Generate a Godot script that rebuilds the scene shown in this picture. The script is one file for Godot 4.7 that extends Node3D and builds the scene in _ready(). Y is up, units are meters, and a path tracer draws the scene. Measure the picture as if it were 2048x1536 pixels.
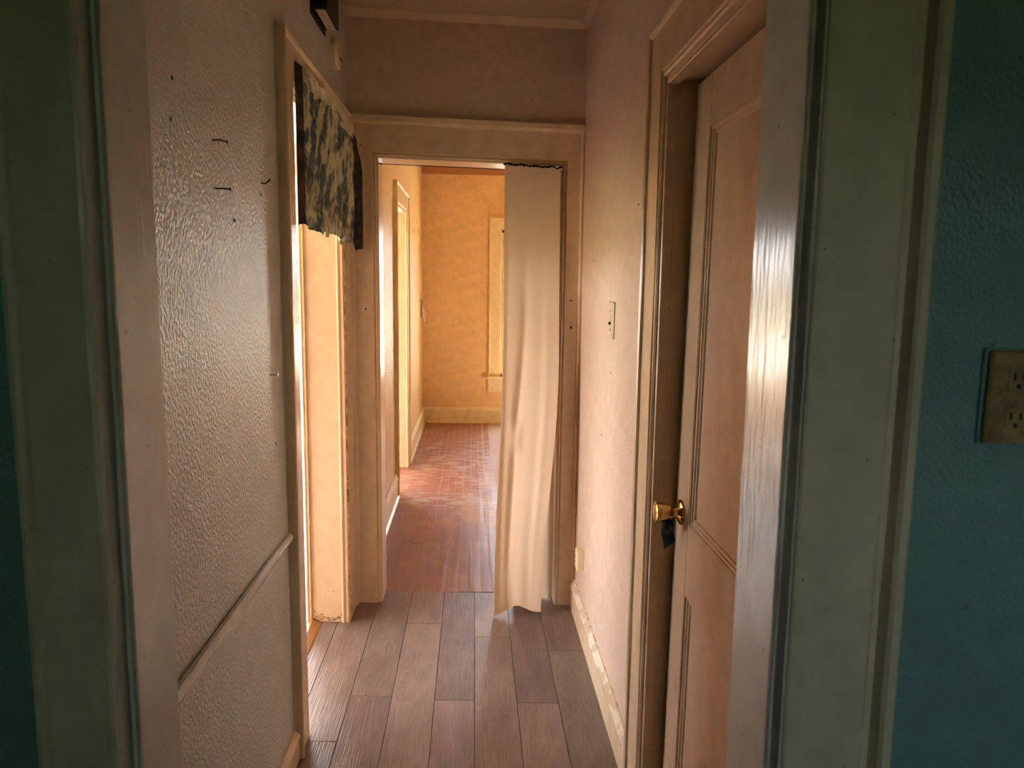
extends Node3D

# The hall runs along -z. Points are given as (x, y, d): x to the right, y up, d metres ahead of the camera.
var shear := 0.0            # the old hall sags: level lines drop by this much per metre to the right
var rng := RandomNumberGenerator.new()
var M := {}

# ---------------------------------------------------------------- geometry helpers
func P(x: float, y: float, d: float) -> Vector3:
	return Vector3(x, y - shear * clampf(x, -0.7, 0.7), -d)

func begin() -> SurfaceTool:
	var st := SurfaceTool.new()
	st.begin(Mesh.PRIMITIVE_TRIANGLES)
	return st

func uv_of(p: Vector3, n: Vector3) -> Vector2:
	var a := n.abs()
	if a.y >= a.x and a.y >= a.z:
		return Vector2(p.x, p.z)
	if a.x >= a.z:
		return Vector2(p.z, p.y)
	return Vector2(p.x, p.y)

func tri(st: SurfaceTool, a: Vector3, b: Vector3, c: Vector3, n: Vector3) -> void:
	var f := (b - a).cross(c - a)
	if f.length_squared() < 1e-16:
		return
	if f.dot(n) > 0.0:
		var s := b
		b = c
		c = s
	for p in [a, b, c]:
		st.set_normal(n)
		st.set_uv(uv_of(p, n))
		st.add_vertex(p)

func quad(st: SurfaceTool, a: Vector3, b: Vector3, c: Vector3, d: Vector3, out_of: Vector3) -> void:
	var n := (c - a).cross(d - b).normalized()
	if n.dot((a + b + c + d) / 4.0 - out_of) < 0.0:
		n = -n
	tri(st, a, b, c, n)
	tri(st, a, c, d, n)

# box with chamfered edges, corners passed through P()
func box(st: SurfaceTool, x0: float, x1: float, y0: float, y1: float, d0: float, d1: float, b := 0.0) -> void:
	var lo := Vector3(x0, y0, d0)
	var hi := Vector3(x1, y1, d1)
	var mid := P((x0 + x1) / 2, (y0 + y1) / 2, (d0 + d1) / 2)
	b = minf(b, minf(minf(x1 - x0, y1 - y0), d1 - d0) * 0.45)
	var corner := func(sx: int, sy: int, sz: int, face: int) -> Vector3:
		var v := Vector3(hi.x if sx > 0 else lo.x, hi.y if sy > 0 else lo.y, hi.z if sz > 0 else lo.z)
		if face != 0: v.x -= sx * b
		if face != 1: v.y -= sy * b
		if face != 2: v.z -= sz * b
		return P(v.x, v.y, v.z)
	for s in [-1, 1]:
		quad(st, corner.call(s, -1, -1, 0), corner.call(s, 1, -1, 0), corner.call(s, 1, 1, 0), corner.call(s, -1, 1, 0), mid)
		quad(st, corner.call(-1, s, -1, 1), corner.call(1, s, -1, 1), corner.call(1, s, 1, 1), corner.call(-1, s, 1, 1), mid)
		quad(st, corner.call(-1, -1, s, 2), corner.call(1, -1, s, 2), corner.call(1, 1, s, 2), corner.call(-1, 1, s, 2), mid)
	if b <= 0.0:
		return
	for s in [-1, 1]:
		for t in [-1, 1]:
			quad(st, corner.call(s, t, -1, 0), corner.call(s, t, 1, 0), corner.call(s, t, 1, 1), corner.call(s, t, -1, 1), mid)
			quad(st, corner.call(s, -1, t, 0), corner.call(s, 1, t, 0), corner.call(s, 1, t, 2), corner.call(s, -1, t, 2), mid)
			quad(st, corner.call(-1, s, t, 1), corner.call(1, s, t, 1), corner.call(1, s, t, 2), corner.call(-1, s, t, 2), mid)
			for u in [-1, 1]:
				var a: Vector3 = corner.call(s, t, u, 0)
				var n := (a - mid).normalized()
				tri(st, a, corner.call(s, t, u, 1), corner.call(s, t, u, 2), n)

# a moulding: profile points (across, out) swept from one place to another; both given as (x, y, d)
func sweep(st: SurfaceTool, prof: Array, from: Vector3, to: Vector3, across: Vector3, out: Vector3, wobble := 0.0, steps := 1) -> void:
	var n := prof.size()
	var area := 0.0
	for i in n:
		var p: Vector2 = prof[i]
		var q: Vector2 = prof[(i + 1) % n]
		area += p.cross(q)
	var rings := []
	for k in steps + 1:
		var o := from.lerp(to, float(k) / steps)
		var ring := []
		for i in n:
			var p: Vector2 = prof[i]
			var w := Vector3.ZERO
			if wobble > 0.0 and p.y > 0.002:
				w = Vector3(rng.randfn(), rng.randfn(), rng.randfn()) * wobble
			var v := o + across * p.x + out * p.y + w
			ring.append(P(v.x, v.y, v.z))
		rings.append(ring)
	for k in steps:
		for i in n:
			var j := (i + 1) % n
			var a: Vector3 = rings[k][i]
			var b: Vector3 = rings[k][j]
			var c: Vector3 = rings[k + 1][j]
			var d: Vector3 = rings[k + 1][i]
			var e: Vector2 = (prof[j] - prof[i])
			var e2 := Vector2(e.y, -e.x) * signf(area)
			var m := across * e2.x + out * e2.y
			var nn := Vector3(m.x, m.y, -m.z).normalized()
			var real := (c - a).cross(d - b).normalized()
			if real.dot(nn) < 0.0: real = -real
			tri(st, a, b, c, real)
			tri(st, a, c, d, real)
	var poly := PackedVector2Array()
	for p in prof: poly.append(p)
	var idx := Geometry2D.triangulate_polygon(poly)
	var axis := to - from
	var ax := Vector3(axis.x, axis.y, -axis.z).normalized()
	for i in range(0, idx.size(), 3):
		tri(st, rings[0][idx[i]], rings[0][idx[i + 1]], rings[0][idx[i + 2]], -ax)
		tri(st, rings[steps][idx[i]], rings[steps][idx[i + 1]], rings[steps][idx[i + 2]], ax)

# a turned shape about an axis: profile of (along, radius); local, in Godot axes
func lathe(st: SurfaceTool, prof: Array, o: Vector3, axis: Vector3, seg := 28, squash := Vector3.ONE) -> void:
	axis = axis.normalized()
	var u := axis.cross(Vector3.UP if absf(axis.y) < 0.9 else Vector3.RIGHT).normalized()
	var v := axis.cross(u)
	for k in prof.size() - 1:
		var p: Vector2 = prof[k]
		var q: Vector2 = prof[k + 1]
		var slope := Vector2(q.y - p.y, q.x - p.x)
		for i in seg:
			var ring := []
			for t in [i, i + 1]:
				var a: float = TAU * t / seg
				var r := u * cos(a) + v * sin(a)
				var nn := (r * slope.y - axis * slope.x).normalized()
				ring.append([(axis * p.x + r * p.y) * squash + o, (axis * q.x + r * q.y) * squash + o, nn])
			var pts := [ring[0][0], ring[0][1], ring[1][1], ring[1][0]]
			var nrm := [ring[0][2], ring[0][2], ring[1][2], ring[1][2]]
			for tr in [[0, 1, 2], [0, 2, 3]]:
				var f: Vector3 = (pts[tr[1]] - pts[tr[0]]).cross(pts[tr[2]] - pts[tr[0]])
				if f.length_squared() < 1e-18: continue
				var order: Array = tr if f.dot(nrm[tr[0]]) < 0.0 else [tr[0], tr[2], tr[1]]
				for x in order:
					st.set_normal(nrm[x])
					st.set_uv(Vector2.ZERO)
					st.add_vertex(pts[x])

func tube(st: SurfaceTool, pts: Array, r: float, seg := 8, r_end := -1.0) -> void:
	var rings := []
	for k in pts.size():
		var a: Vector3 = pts[maxi(k - 1, 0)]
		var b: Vector3 = pts[mini(k + 1, pts.size() - 1)]
		var t := (b - a).normalized()
		var u := t.cross(Vector3.UP if absf(t.y) < 0.9 else Vector3.RIGHT).normalized()
		var v := t.cross(u)
		var rr := r if r_end < 0.0 else lerpf(r, r_end, float(k) / (pts.size() - 1))
		var ring := []
		for i in seg:
			var c := TAU * i / seg
			ring.append(pts[k] + (u * cos(c) + v * sin(c)) * rr)
		rings.append(ring)
	for k in pts.size() - 1:
		var mid: Vector3 = (pts[k] + pts[k + 1]) / 2.0
		for i in seg:
			var j := (i + 1) % seg
			quad(st, rings[k][i], rings[k][j], rings[k + 1][j], rings[k + 1][i], mid)
	for i in range(1, seg - 1):
		var t0: Vector3 = (pts[0] - pts[1]).normalized()
		tri(st, rings[0][0], rings[0][i], rings[0][i + 1], t0)
		var e := pts.size() - 1
		tri(st, rings[e][0], rings[e][i], rings[e][i + 1], (pts[e] - pts[e - 1]).normalized())

# a cloth of some thickness: f(u, v) -> point; uv run 0..1
func cloth(f: Callable, nu: int, nv: int, thick: float) -> SurfaceTool:
	var st := begin()
	var g := []
	var nm := []
	for i in nu + 1:
		var col := []
		var ncol := []
		for j in nv + 1:
			var u := float(i) / nu
			var v := float(j) / nv
			var e := 0.004
			var a: Vector3 = f.call(minf(u + e, 1.0), v) - f.call(maxf(u - e, 0.0), v)
			var b: Vector3 = f.call(u, minf(v + e, 1.0)) - f.call(u, maxf(v - e, 0.0))
			col.append(f.call(u, v))
			ncol.append(a.cross(b).normalized())
		g.append(col)
		nm.append(ncol)
	for side in [1.0, -1.0]:
		for i in nu:
			for j in nv:
				var q := [[i, j], [i + 1, j], [i + 1, j + 1], [i, j + 1]]
				for tr in [[0, 1, 2], [0, 2, 3]]:
					var order: Array = [tr[0], tr[2], tr[1]] if side > 0.0 else tr
					for x in order:
						var c: Array = q[x]
						st.set_normal(nm[c[0]][c[1]] * side)
						st.set_uv(Vector2(float(c[0]) / nu, float(c[1]) / nv))
						st.add_vertex(g[c[0]][c[1]] + nm[c[0]][c[1]] * side * thick / 2.0)
	var rim := []
	for i in nu: rim.append([[i, 0], [i + 1, 0]])
	for i in nu: rim.append([[i, nv], [i + 1, nv]])
	for j in nv: rim.append([[0, j], [0, j + 1]])
	for j in nv: rim.append([[nu, j], [nu, j + 1]])
	var mid: Vector3 = g[nu / 2][nv / 2]
	for e in rim:
		var a: Vector3 = g[e[0][0]][e[0][1]]
		var b: Vector3 = g[e[1][0]][e[1][1]]
		var na: Vector3 = nm[e[0][0]][e[0][1]] * thick / 2.0
		var nb: Vector3 = nm[e[1][0]][e[1][1]] * thick / 2.0
		quad(st, a + na, b + nb, b - nb, a - na, mid)
	return st

# ---------------------------------------------------------------- scene helpers
func obj(called: String, st: SurfaceTool, m: Material, parent: Node3D = self, at := Vector3.ZERO) -> MeshInstance3D:
	var o := MeshInstance3D.new()
	o.name = called
	o.mesh = st.commit()
	o.mesh.surface_set_material(0, m)
	parent.add_child(o, true)
	o.position = at
	return o

func holder(called: String, at := Vector3.ZERO) -> Node3D:
	var o := Node3D.new()
	o.name = called
	add_child(o, true)
	o.position = at
	return o

func tag(o: Node3D, label: String, category := "", group := "", kind := "") -> void:
	o.set_meta("label", label)
	if category: o.set_meta("category", category)
	if group: o.set_meta("group", group)
	if kind: o.set_meta("kind", kind)

func struct(o: Node3D, label: String) -> Node3D:
	o.set_meta("kind", "structure")
	o.set_meta("label", label)
	return o

# ---------------------------------------------------------------- textures and materials
func noise(freq: float, octaves := 3, s := 1, kind := FastNoiseLite.TYPE_SIMPLEX_SMOOTH) -> FastNoiseLite:
	var n := FastNoiseLite.new()
	n.noise_type = kind
	n.seed = s
	n.frequency = freq
	n.fractal_octaves = octaves
	return n

func tex(im: Image) -> ImageTexture:
	return ImageTexture.create_from_image(im)

# relief: lumpy roller stipple, stretched along v; a seamless picture made from noise on a torus
func relief_image(size: int, cells_u: float, cells_v: float, s: int, sharp: float) -> Image:
	var n := noise(1.0, 3, s)
	var im := Image.create(size, size, false, Image.FORMAT_RGB8)
	for y in size:
		for x in size:
			var u := float(x) / size
			var v := float(y) / size
			# crossfade of shifted copies makes it tile
			var a := n.get_noise_2d(u * cells_u, v * cells_v)
			var b := n.get_noise_2d((u - 1.0) * cells_u, v * cells_v)
			var c := n.get_noise_2d(u * cells_u, (v - 1.0) * cells_v)
			var e := n.get_noise_2d((u - 1.0) * cells_u, (v - 1.0) * cells_v)
			var h := lerpf(lerpf(a, b, u), lerpf(c, e, u), v)
			h = clampf(0.5 + h * sharp, 0.0, 1.0)
			im.set_pixel(x, y, Color(h, h, h))
	return im

# paint that has aged: faint blotches and a few specks and brown chips
func paint_image(size: int, s: int, specks: int, chips: int, blotch: float) -> Image:
	var n := noise(1.0, 4, s)
	var im := Image.create(size, size, false, Image.FORMAT_RGB8)
	for y in size:
		for x in size:
			var u := float(x) / size
			var v := float(y) / size
			var a := n.get_noise_2d(u * 5.0, v * 5.0)
			var b := n.get_noise_2d((u - 1.0) * 5.0, v * 5.0)
			var c := n.get_noise_2d(u * 5.0, (v - 1.0) * 5.0)
			var e := n.get_noise_2d((u - 1.0) * 5.0, (v - 1.0) * 5.0)
			var h := lerpf(lerpf(a, b, u), lerpf(c, e, u), v)
			var k := 1.0 - blotch * clampf(0.4 - h, 0.0, 1.0)
			im.set_pixel(x, y, Color(k, k * (1.0 - blotch * 0.06), k * (1.0 - blotch * 0.16)))
	var r := RandomNumberGenerator.new()
	r.seed = s
	for i in specks:
		var p := Vector2i(r.randi_range(2, size - 4), r.randi_range(2, size - 4))
		var w := r.randi_range(1, 2)
		var g := r.randf_range(0.25, 0.6)
		im.fill_rect(Rect2i(p, Vector2i(w, r.randi_range(1, 3))), Color(g, g * 0.8, g * 0.6))
	for i in chips:
		var p := Vector2(r.randi_range(20, size - 20), r.randi_range(20, size - 20))
		for k in r.randi_range(4, 12):
			p += Vector2(r.randf_range(-3, 3), r.randf_range(-3, 3))
			im.fill_rect(Rect2i(Vector2i(p), Vector2i(r.randi_range(1, 3), r.randi_range(1, 2))), Color(0.62, 0.48, 0.34))
	return im

func paint(c: Color, rough: float, relief: Texture2D = null, strength := 1.0, tile := 1.0, dirt: Texture2D = null, spec := 0.5) -> StandardMaterial3D:
	var m := StandardMaterial3D.new()
	m.albedo_color = c
	m.roughness = rough
	m.metallic_specular = spec
	m.uv1_triplanar = true
	m.uv1_world_triplanar = true
	m.uv1_triplanar_sharpness = 8.0
	m.uv1_scale = Vector3.ONE * tile
	if relief:
		m.normal_enabled = true
		m.normal_texture = relief
		m.normal_scale = strength
	if dirt:
		m.albedo_texture = dirt
	return m

func plain(c: Color, rough: float, metal := 0.0) -> StandardMaterial3D:
	var m := StandardMaterial3D.new()
	m.albedo_color = c
	m.roughness = rough
	m.metallic = metal
	return m

# printed oak grain, grain along v
func wood_image(w: int, h: int, s: int, dark: Color, light: Color, rings: float) -> Image:
	var n1 := noise(1.0, 3, s)
	var n2 := noise(1.0, 2, s + 7)
	var n3 := noise(1.0, 3, s + 19)
	var im := Image.create(w, h, false, Image.FORMAT_RGB8)
	for y in h:
		for x in w:
			var u := float(x) / w
			var v := float(y) / h
			var warp := n1.get_noise_2d(u * 1.6, v * 1.1) * 2.2 + n2.get_noise_2d(u * 5.0, v * 2.2) * 0.35
			var ring := absf(sin((u * 1.4 + warp) * rings))
			ring = pow(ring, 0.35)
			var fine := n3.get_noise_2d(u * 60.0, v * 5.0) * 0.6 + n3.get_noise_2d(u * 150.0, v * 9.0) * 0.4 + 0.5
			var tone := n2.get_noise_2d(u * 1.3 + 9.0, v * 1.7) * 0.5 + 0.5
			var smudge := n1.get_noise_2d(u * 3.0 + 40.0, v * 4.0) * 0.5 + 0.5
			var k := clampf(0.34 * tone + 0.26 * fine + 0.16 * ring + 0.30 * smudge - 0.02, 0.0, 1.0)
			im.set_pixel(x, y, dark.lerp(light, k))
	return im

# worn red-brown floor paint of the far room: u = x from -0.6 to 2.6, v = d from 3.4 to 8.1
func worn_floor_image(w: int, h: int) -> Image:
	var n1 := noise(1.0, 4, 31)
	var n2 := noise(1.0, 4, 47)
	var n3 := noise(1.0, 3, 53)
	var im := Image.create(w, h, false, Image.FORMAT_RGB8)
	for y in h:
		for x in w:
			var px := -0.6 + 3.2 * x / w
			var d := 3.4 + 4.7 * y / h
			var tone := n1.get_noise_2d(px * 3.0, d * 2.0) * 0.5 + 0.5
			var c := Color(0.50, 0.31, 0.24).lerp(Color(0.64, 0.42, 0.33), tone)
			# traffic has worn the paint to bare wood here and there
			var bare := n2.get_noise_2d(px * 4.0 + 3.0, d * 3.0)
			var spot := exp(-pow((px - 0.02) / 0.25, 2.0) - pow((d - 4.75) / 0.35, 2.0))
			var b := clampf((bare * 1.2 + spot * 0.9 - 0.35) * 2.0, 0.0, 0.8)
			c = c.lerp(Color(0.66, 0.47, 0.24), b)
			# pale plaster dust in scuffed streaks across the boards
			var dust := n3.get_noise_2d(px * 5.0, d * 11.0) + 0.35 * n2.get_noise_2d(px * 22.0, d * 40.0)
			var belt := exp(-pow((d - 6.2) / 0.9, 2.0)) * 0.75 + exp(-pow((d - 5.05) / 0.22, 2.0)) * 0.6 + exp(-pow((px - 0.35) / 0.25, 2.0)) * 0.5
			var q := clampf((dust + belt - 0.55) * 1.6, 0.0, 0.75)
			c = c.lerp(Color(0.70, 0.64, 0.62), q)
			im.set_pixel(x, y, c)
	return im

# print of the valance: pale branches and leaves over slate green
func leaf_print_image(w: int, h: int) -> Image:
	var n1 := noise(1.0, 3, 91)
	var n2 := noise(1.0, 3, 97)
	var n3 := noise(1.0, 2, 101)
	var im := Image.create(w, h, false, Image.FORMAT_RGB8)
	for y in h:
		for x in w:
			var u := float(x) / w
			var v := float(y) / h
			var a := n1.get_noise_2d(u * 9.0 + v * 2.5, v * 2.0)
			var b := absf(n2.get_noise_2d(u * 13.0 - v * 3.0, v * 2.2))
			var e := n3.get_noise_2d(u * 38.0 + v * 4.0, v * 5.0)
			var c := Color(0.78, 0.75, 0.61)
			var k := clampf((a + 0.12) * 3.5, 0.0, 1.0)
			c = c.lerp(Color(0.27, 0.33, 0.35), k)
			c = c.lerp(Color(0.80, 0.78, 0.64), clampf((0.10 - b) * 9.0, 0.0, 0.9))
			c = c.lerp(Color(0.36, 0.38, 0.33), clampf((e - 0.15) * 2.0, 0.0, 0.6))
			var brown := clampf((n1.get_noise_2d(u * 4.0 + 20.0, v * 3.0) - 0.1) * 3.0, 0.0, 0.7) * clampf((v - 0.55) * 3.0, 0.0, 1.0)
			c = c.lerp(Color(0.33, 0.26, 0.20), brown)
			if v < 0.075 + 0.014 * sin(u * 40.0):
				c = Color(0.84, 0.80, 0.68)
			if u < 0.03 or u > 0.865:
				var t := n2.get_noise_2d(u * 20.0, v * 7.0)
				c = Color(0.13, 0.12, 0.14).lerp(Color(0.36, 0.22, 0.13), clampf(t * 2.0 + 0.3, 0.0, 1.0))
			im.set_pixel(x, y, c)
	return im

# dirt and flaked paint along a baseboard cap
func flaked_image(w: int, h: int) -> Image:
	var n1 := noise(1.0, 4, 61)
	var im := Image.create(w, h, false, Image.FORMAT_RGB8)
	for y in h:
		for x in w:
			var a := n1.get_noise_2d(x * 5.0 / w, y * 11.0 / h)
			var c := Color(0.88, 0.80, 0.70).lerp(Color(0.62, 0.45, 0.29), clampf((a - 0.06) * 3.0, 0.0, 0.42))
			im.set_pixel(x, y, c)
	return im

func make_materials() -> void:
	var stipple := relief_image(512, 52.0, 34.0, 3, 1.5)
	stipple.bump_map_to_normal_map(9.0)
	var fine := relief_image(256, 40.0, 40.0, 5, 1.0)
	fine.bump_map_to_normal_map(3.0)
	var brush := relief_image(256, 36.0, 3.0, 8, 1.0)
	brush.bump_map_to_normal_map(2.0)
	var t_stipple := tex(stipple)
	var t_fine := tex(fine)
	var t_brush := tex(brush)
	var t_wall := tex(paint_image(512, 11, 14, 2, 0.08))
	var t_trim := tex(paint_image(512, 13, 16, 5, 0.08))
	M.hall_stipple = paint(Color(0.83, 0.82, 0.775), 0.36, t_stipple, 0.24, 2.0, t_wall)
	M.hall = paint(Color(0.87, 0.745, 0.65), 0.42, t_fine, 0.2, 2.0, t_wall)
	M.trim = paint(Color(0.88, 0.76, 0.62), 0.30, t_brush, 0.10, 2.5, t_trim)
	M.gloss_trim = paint(Color(0.85, 0.83, 0.78), 0.20, t_brush, 0.12, 2.5, t_trim)
	M.door = paint(Color(0.88, 0.76, 0.64), 0.30, t_brush, 0.08, 2.5, t_trim)
	M.far_wall = paint(Color(0.90, 0.76, 0.55), 0.5, t_fine, 0.3, 2.0, t_wall)
	M.far_stipple = paint(Color(0.90, 0.78, 0.57), 0.34, t_stipple, 0.3, 2.0, t_wall)
	M.far_trim = paint(Color(0.93, 0.86, 0.68), 0.34, t_brush, 0.08, 2.5, t_trim)
	M.peach = paint(Color(0.91, 0.73, 0.57), 0.5, t_fine, 0.2, 2.0, t_wall)
	M.teal = paint(Color(0.42, 0.58, 0.55), 0.42, t_stipple, 0.12, 3.0, t_wall)
	M.near_trim = paint(Color(0.80, 0.77, 0.65), 0.34, t_brush, 0.10, 2.5, t_trim)
	M.ceiling = paint(Color(0.80, 0.70, 0.58), 0.6, t_fine, 0.2, 2.0, t_wall)
	M.flaked = paint(Color(1, 1, 1), 0.45, t_fine, 0.2, 1.1, tex(flaked_image(256, 256)))
	M.stained_wood = plain(Color(0.64, 0.44, 0.23), 0.5)
	var wood := tex(wood_image(512, 1024, 21, Color(0.31, 0.245, 0.215), Color(0.70, 0.60, 0.54), 9.0))
	var grain := relief_image(256, 60.0, 4.0, 77, 1.0)
	grain.bump_map_to_normal_map(1.5)
	var t_grain := tex(grain)
	M.planks = []
	for k in 5:
		var m := StandardMaterial3D.new()
		var g: float = [0.93, 0.84, 0.98, 0.88, 0.95][k]
		m.albedo_color = Color(g, g * [1.0, 0.98, 1.0, 1.02, 0.97][k], g)
		m.albedo_texture = wood
		m.roughness = 0.42
		m.normal_enabled = true
		m.normal_texture = t_grain
		m.normal_scale = 0.35
		m.uv1_scale = Vector3(3.4, 0.85, 1)
		m.uv1_offset = Vector3(0.31 * k, 0.37 * k, 0)
		M.planks.append(m)
	M.joint = plain(Color(0.10, 0.07, 0.06), 0.8)
	M.worn = StandardMaterial3D.new()
	M.worn.albedo_texture = tex(worn_floor_image(512, 768))
	M.worn.roughness = 0.42
	M.worn.normal_enabled = true
	M.worn.normal_texture = t_grain
	M.worn.normal_scale = 0.10
	M.dust = plain(Color(0.74, 0.66, 0.62), 0.8)
	M.pale_floor = plain(Color(0.62, 0.62, 0.62), 0.25)
	M.valance = StandardMaterial3D.new()
	M.valance.albedo_texture = tex(leaf_print_image(384, 256))
	M.valance.roughness = 0.85
	M.valance.backlight_enabled = true
	M.valance.backlight = Color(0.12, 0.12, 0.10)
	M.hem = paint(Color(0.84, 0.79, 0.66), 0.9, t_fine, 0.3, 8.0)
	M.curtain = paint(Color(0.89, 0.79, 0.67), 0.9, t_fine, 0.35, 8.0)
	M.curtain.backlight_enabled = true
	M.curtain.backlight = Color(0.25, 0.21, 0.16)
	M.brass = plain(Color(0.84, 0.70, 0.42), 0.14, 1.0)
	M.black = plain(Color(0.015, 0.015, 0.018), 0.45)
	M.iron = plain(Color(0.10, 0.08, 0.07), 0.5, 0.6)
	M.steel = plain(Color(0.7, 0.7, 0.7), 0.3, 1.0)
	M.plastic = plain(Color(0.92, 0.84, 0.66), 0.35)
	M.old_plate = paint(Color(0.62, 0.54, 0.36), 0.4, null, 1.0, 6.0, tex(paint_image(256, 29, 60, 10, 0.35)))
	M.stained_plate = paint(Color(0.90, 0.80, 0.66), 0.3, null, 1.0, 7.0, tex(paint_image(256, 33, 50, 26, 0.2)))
	M.paper = plain(Color(0.92, 0.88, 0.82), 0.7)
	M.silver_label = plain(Color(0.80, 0.74, 0.66), 0.5)
	M.glass = StandardMaterial3D.new()
	M.glass.transparency = BaseMaterial3D.TRANSPARENCY_ALPHA
	M.glass.albedo_color = Color(1, 1, 1, 0.05)
	M.glass.roughness = 0.02
	M.leaf = plain(Color(0.26, 0.40, 0.22), 0.6)
	M.leaf.backlight_enabled = true
	M.leaf.backlight = Color(0.20, 0.34, 0.14)
	M.bark = plain(Color(0.25, 0.19, 0.14), 0.9)
	M.grass = paint(Color(0.38, 0.41, 0.28), 0.9, t_fine, 1.0, 3.0, t_wall)
	M.concrete = plain(Color(0.72, 0.70, 0.66), 0.8)
	M.hole = plain(Color(0.13, 0.09, 0.07), 0.9)
	M.chip = plain(Color(0.60, 0.42, 0.26), 0.8)
	M.tape = plain(Color(0.02, 0.02, 0.02), 0.55)

# ---------------------------------------------------------------- builders
# a wall panel in the x-d plane with openings; axis "x": wall of constant x between xa and xb, running along d
func wall_along_d(called: String, m: Material, label: String, xa: float, xb: float, d0: float, d1: float, top: float, holes: Array) -> void:
	var st := begin()
	var at := d0
	for h in holes:     # [d from, d to, y from, y to]
		if h[0] > at: box(st, xa, xb, -0.05, top, at, h[0])
		if h[2] > 0.0: box(st, xa, xb, -0.05, h[2], h[0], h[1])
		if h[3] < top: box(st, xa, xb, h[3], top, h[0], h[1])
		at = h[1]
	if at < d1: box(st, xa, xb, -0.05, top, at, d1)
	struct(obj(called, st, m), label)

func wall_along_x(called: String, m: Material, label: String, da: float, db: float, x0: float, x1: float, top: float, holes: Array) -> void:
	var st := begin()
	var at := x0
	for h in holes:
		if h[0] > at: box(st, at, h[0], -0.05, top, da, db)
		if h[2] > 0.0: box(st, h[0], h[1], -0.05, h[2], da, db)
		if h[3] < top: box(st, h[0], h[1], h[3], top, da, db)
		at = h[1]
	if at < x1: box(st, at, x1, -0.05, top, da, db)
	struct(obj(called, st, m), label)

func casing_profile(w: float) -> Array:
	# x: from the opening outwards, y: out of the wall
	return [Vector2(0, 0), Vector2(0, 0.012), Vector2(0.004, 0.016), Vector2(0.009, 0.016), Vector2(0.012, 0.012), Vector2(0.016, 0.019),
		Vector2(w - 0.020, 0.019), Vector2(w - 0.017, 0.026), Vector2(w - 0.010, 0.030), Vector2(w - 0.003, 0.028), Vector2(w, 0.022), Vector2(w, 0)]

# door or window casing with two legs and a head; a is the wall's axis (along), out of the wall; o is a point of the wall's face
func casing(called: String, label: String, m: Material, plane: float, along_d: bool, out: float, a0: float, a1: float, top: float, w: float, foot := 0.0, w0 := -1.0, w1 := -1.0) -> Node3D:
	var t := holder(called)
	struct(t, label)
	if w0 < 0.0: w0 = w
	if w1 < 0.0: w1 = w
	var ax := Vector3(0, 0, 1) if along_d else Vector3(1, 0, 0)
	var ou := (Vector3(1, 0, 0) if along_d else Vector3(0, 0, 1)) * out
	var base := (Vector3(plane, 0, 0) if along_d else Vector3(0, 0, plane))
	var st := begin()
	sweep(st, casing_profile(w0), base + ax * a0 + Vector3(0, foot, 0), base + ax * a0 + Vector3(0, top + w - 0.0005, 0), -ax, ou, 0.0005, 14)
	obj("casing_leg", st, m, t)
	st = begin()
	sweep(st, casing_profile(w1), base + ax * a1 + Vector3(0, foot, 0), base + ax * a1 + Vector3(0, top + w - 0.0005, 0), ax, ou, 0.0005, 14)
	obj("casing_leg", st, m, t)
	st = begin()
	sweep(st, casing_profile(w), base + ax * (a0 - w0) + Vector3(0, top, 0), base + ax * (a1 + w1) + Vector3(0, top, 0), Vector3.UP, ou, 0.0005, 8)
	obj("casing_head", st, m, t)
	return t

func baseboard_profile(h: float, t: float) -> Array:
	return [Vector2(0, 0), Vector2(0, t), Vector2(h * 0.74, t), Vector2(h * 0.78, t + 0.003), Vector2(h * 0.93, t - 0.002), Vector2(h, 0.006), Vector2(h, 0)]

func baseboard(called: String, label: String, m: Material, from: Vector3, to: Vector3, out: Vector3, h: float, t: float, cap: Material = null) -> void:
	var o := holder(called)
	struct(o, label)
	var st := begin()
	sweep(st, [Vector2(0, 0), Vector2(0, t), Vector2(h * 0.76, t), Vector2(h * 0.76, 0)], from, to, Vector3.UP, out, 0.0004, 16)
	obj("board", st, m, o)
	st = begin()
	sweep(st, [Vector2(h * 0.76, 0), Vector2(h * 0.76, t + 0.004), Vector2(h * 0.82, t + 0.005), Vector2(h * 0.95, 0.010), Vector2(h, 0.007), Vector2(h, 0)], from, to, Vector3.UP, out, 0.0003, 24)
	obj("cap_moulding", st, cap if cap else m, o)
	if cap == null:
		st = begin()
		sweep(st, [Vector2(0, 0), Vector2(0, t + 0.014), Vector2(0.008, t + 0.012), Vector2(0.016, t), Vector2(0.016, 0)], from, to, Vector3.UP, out, 0.0004, 16)
		obj("shoe_moulding", st, m, o)

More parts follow.
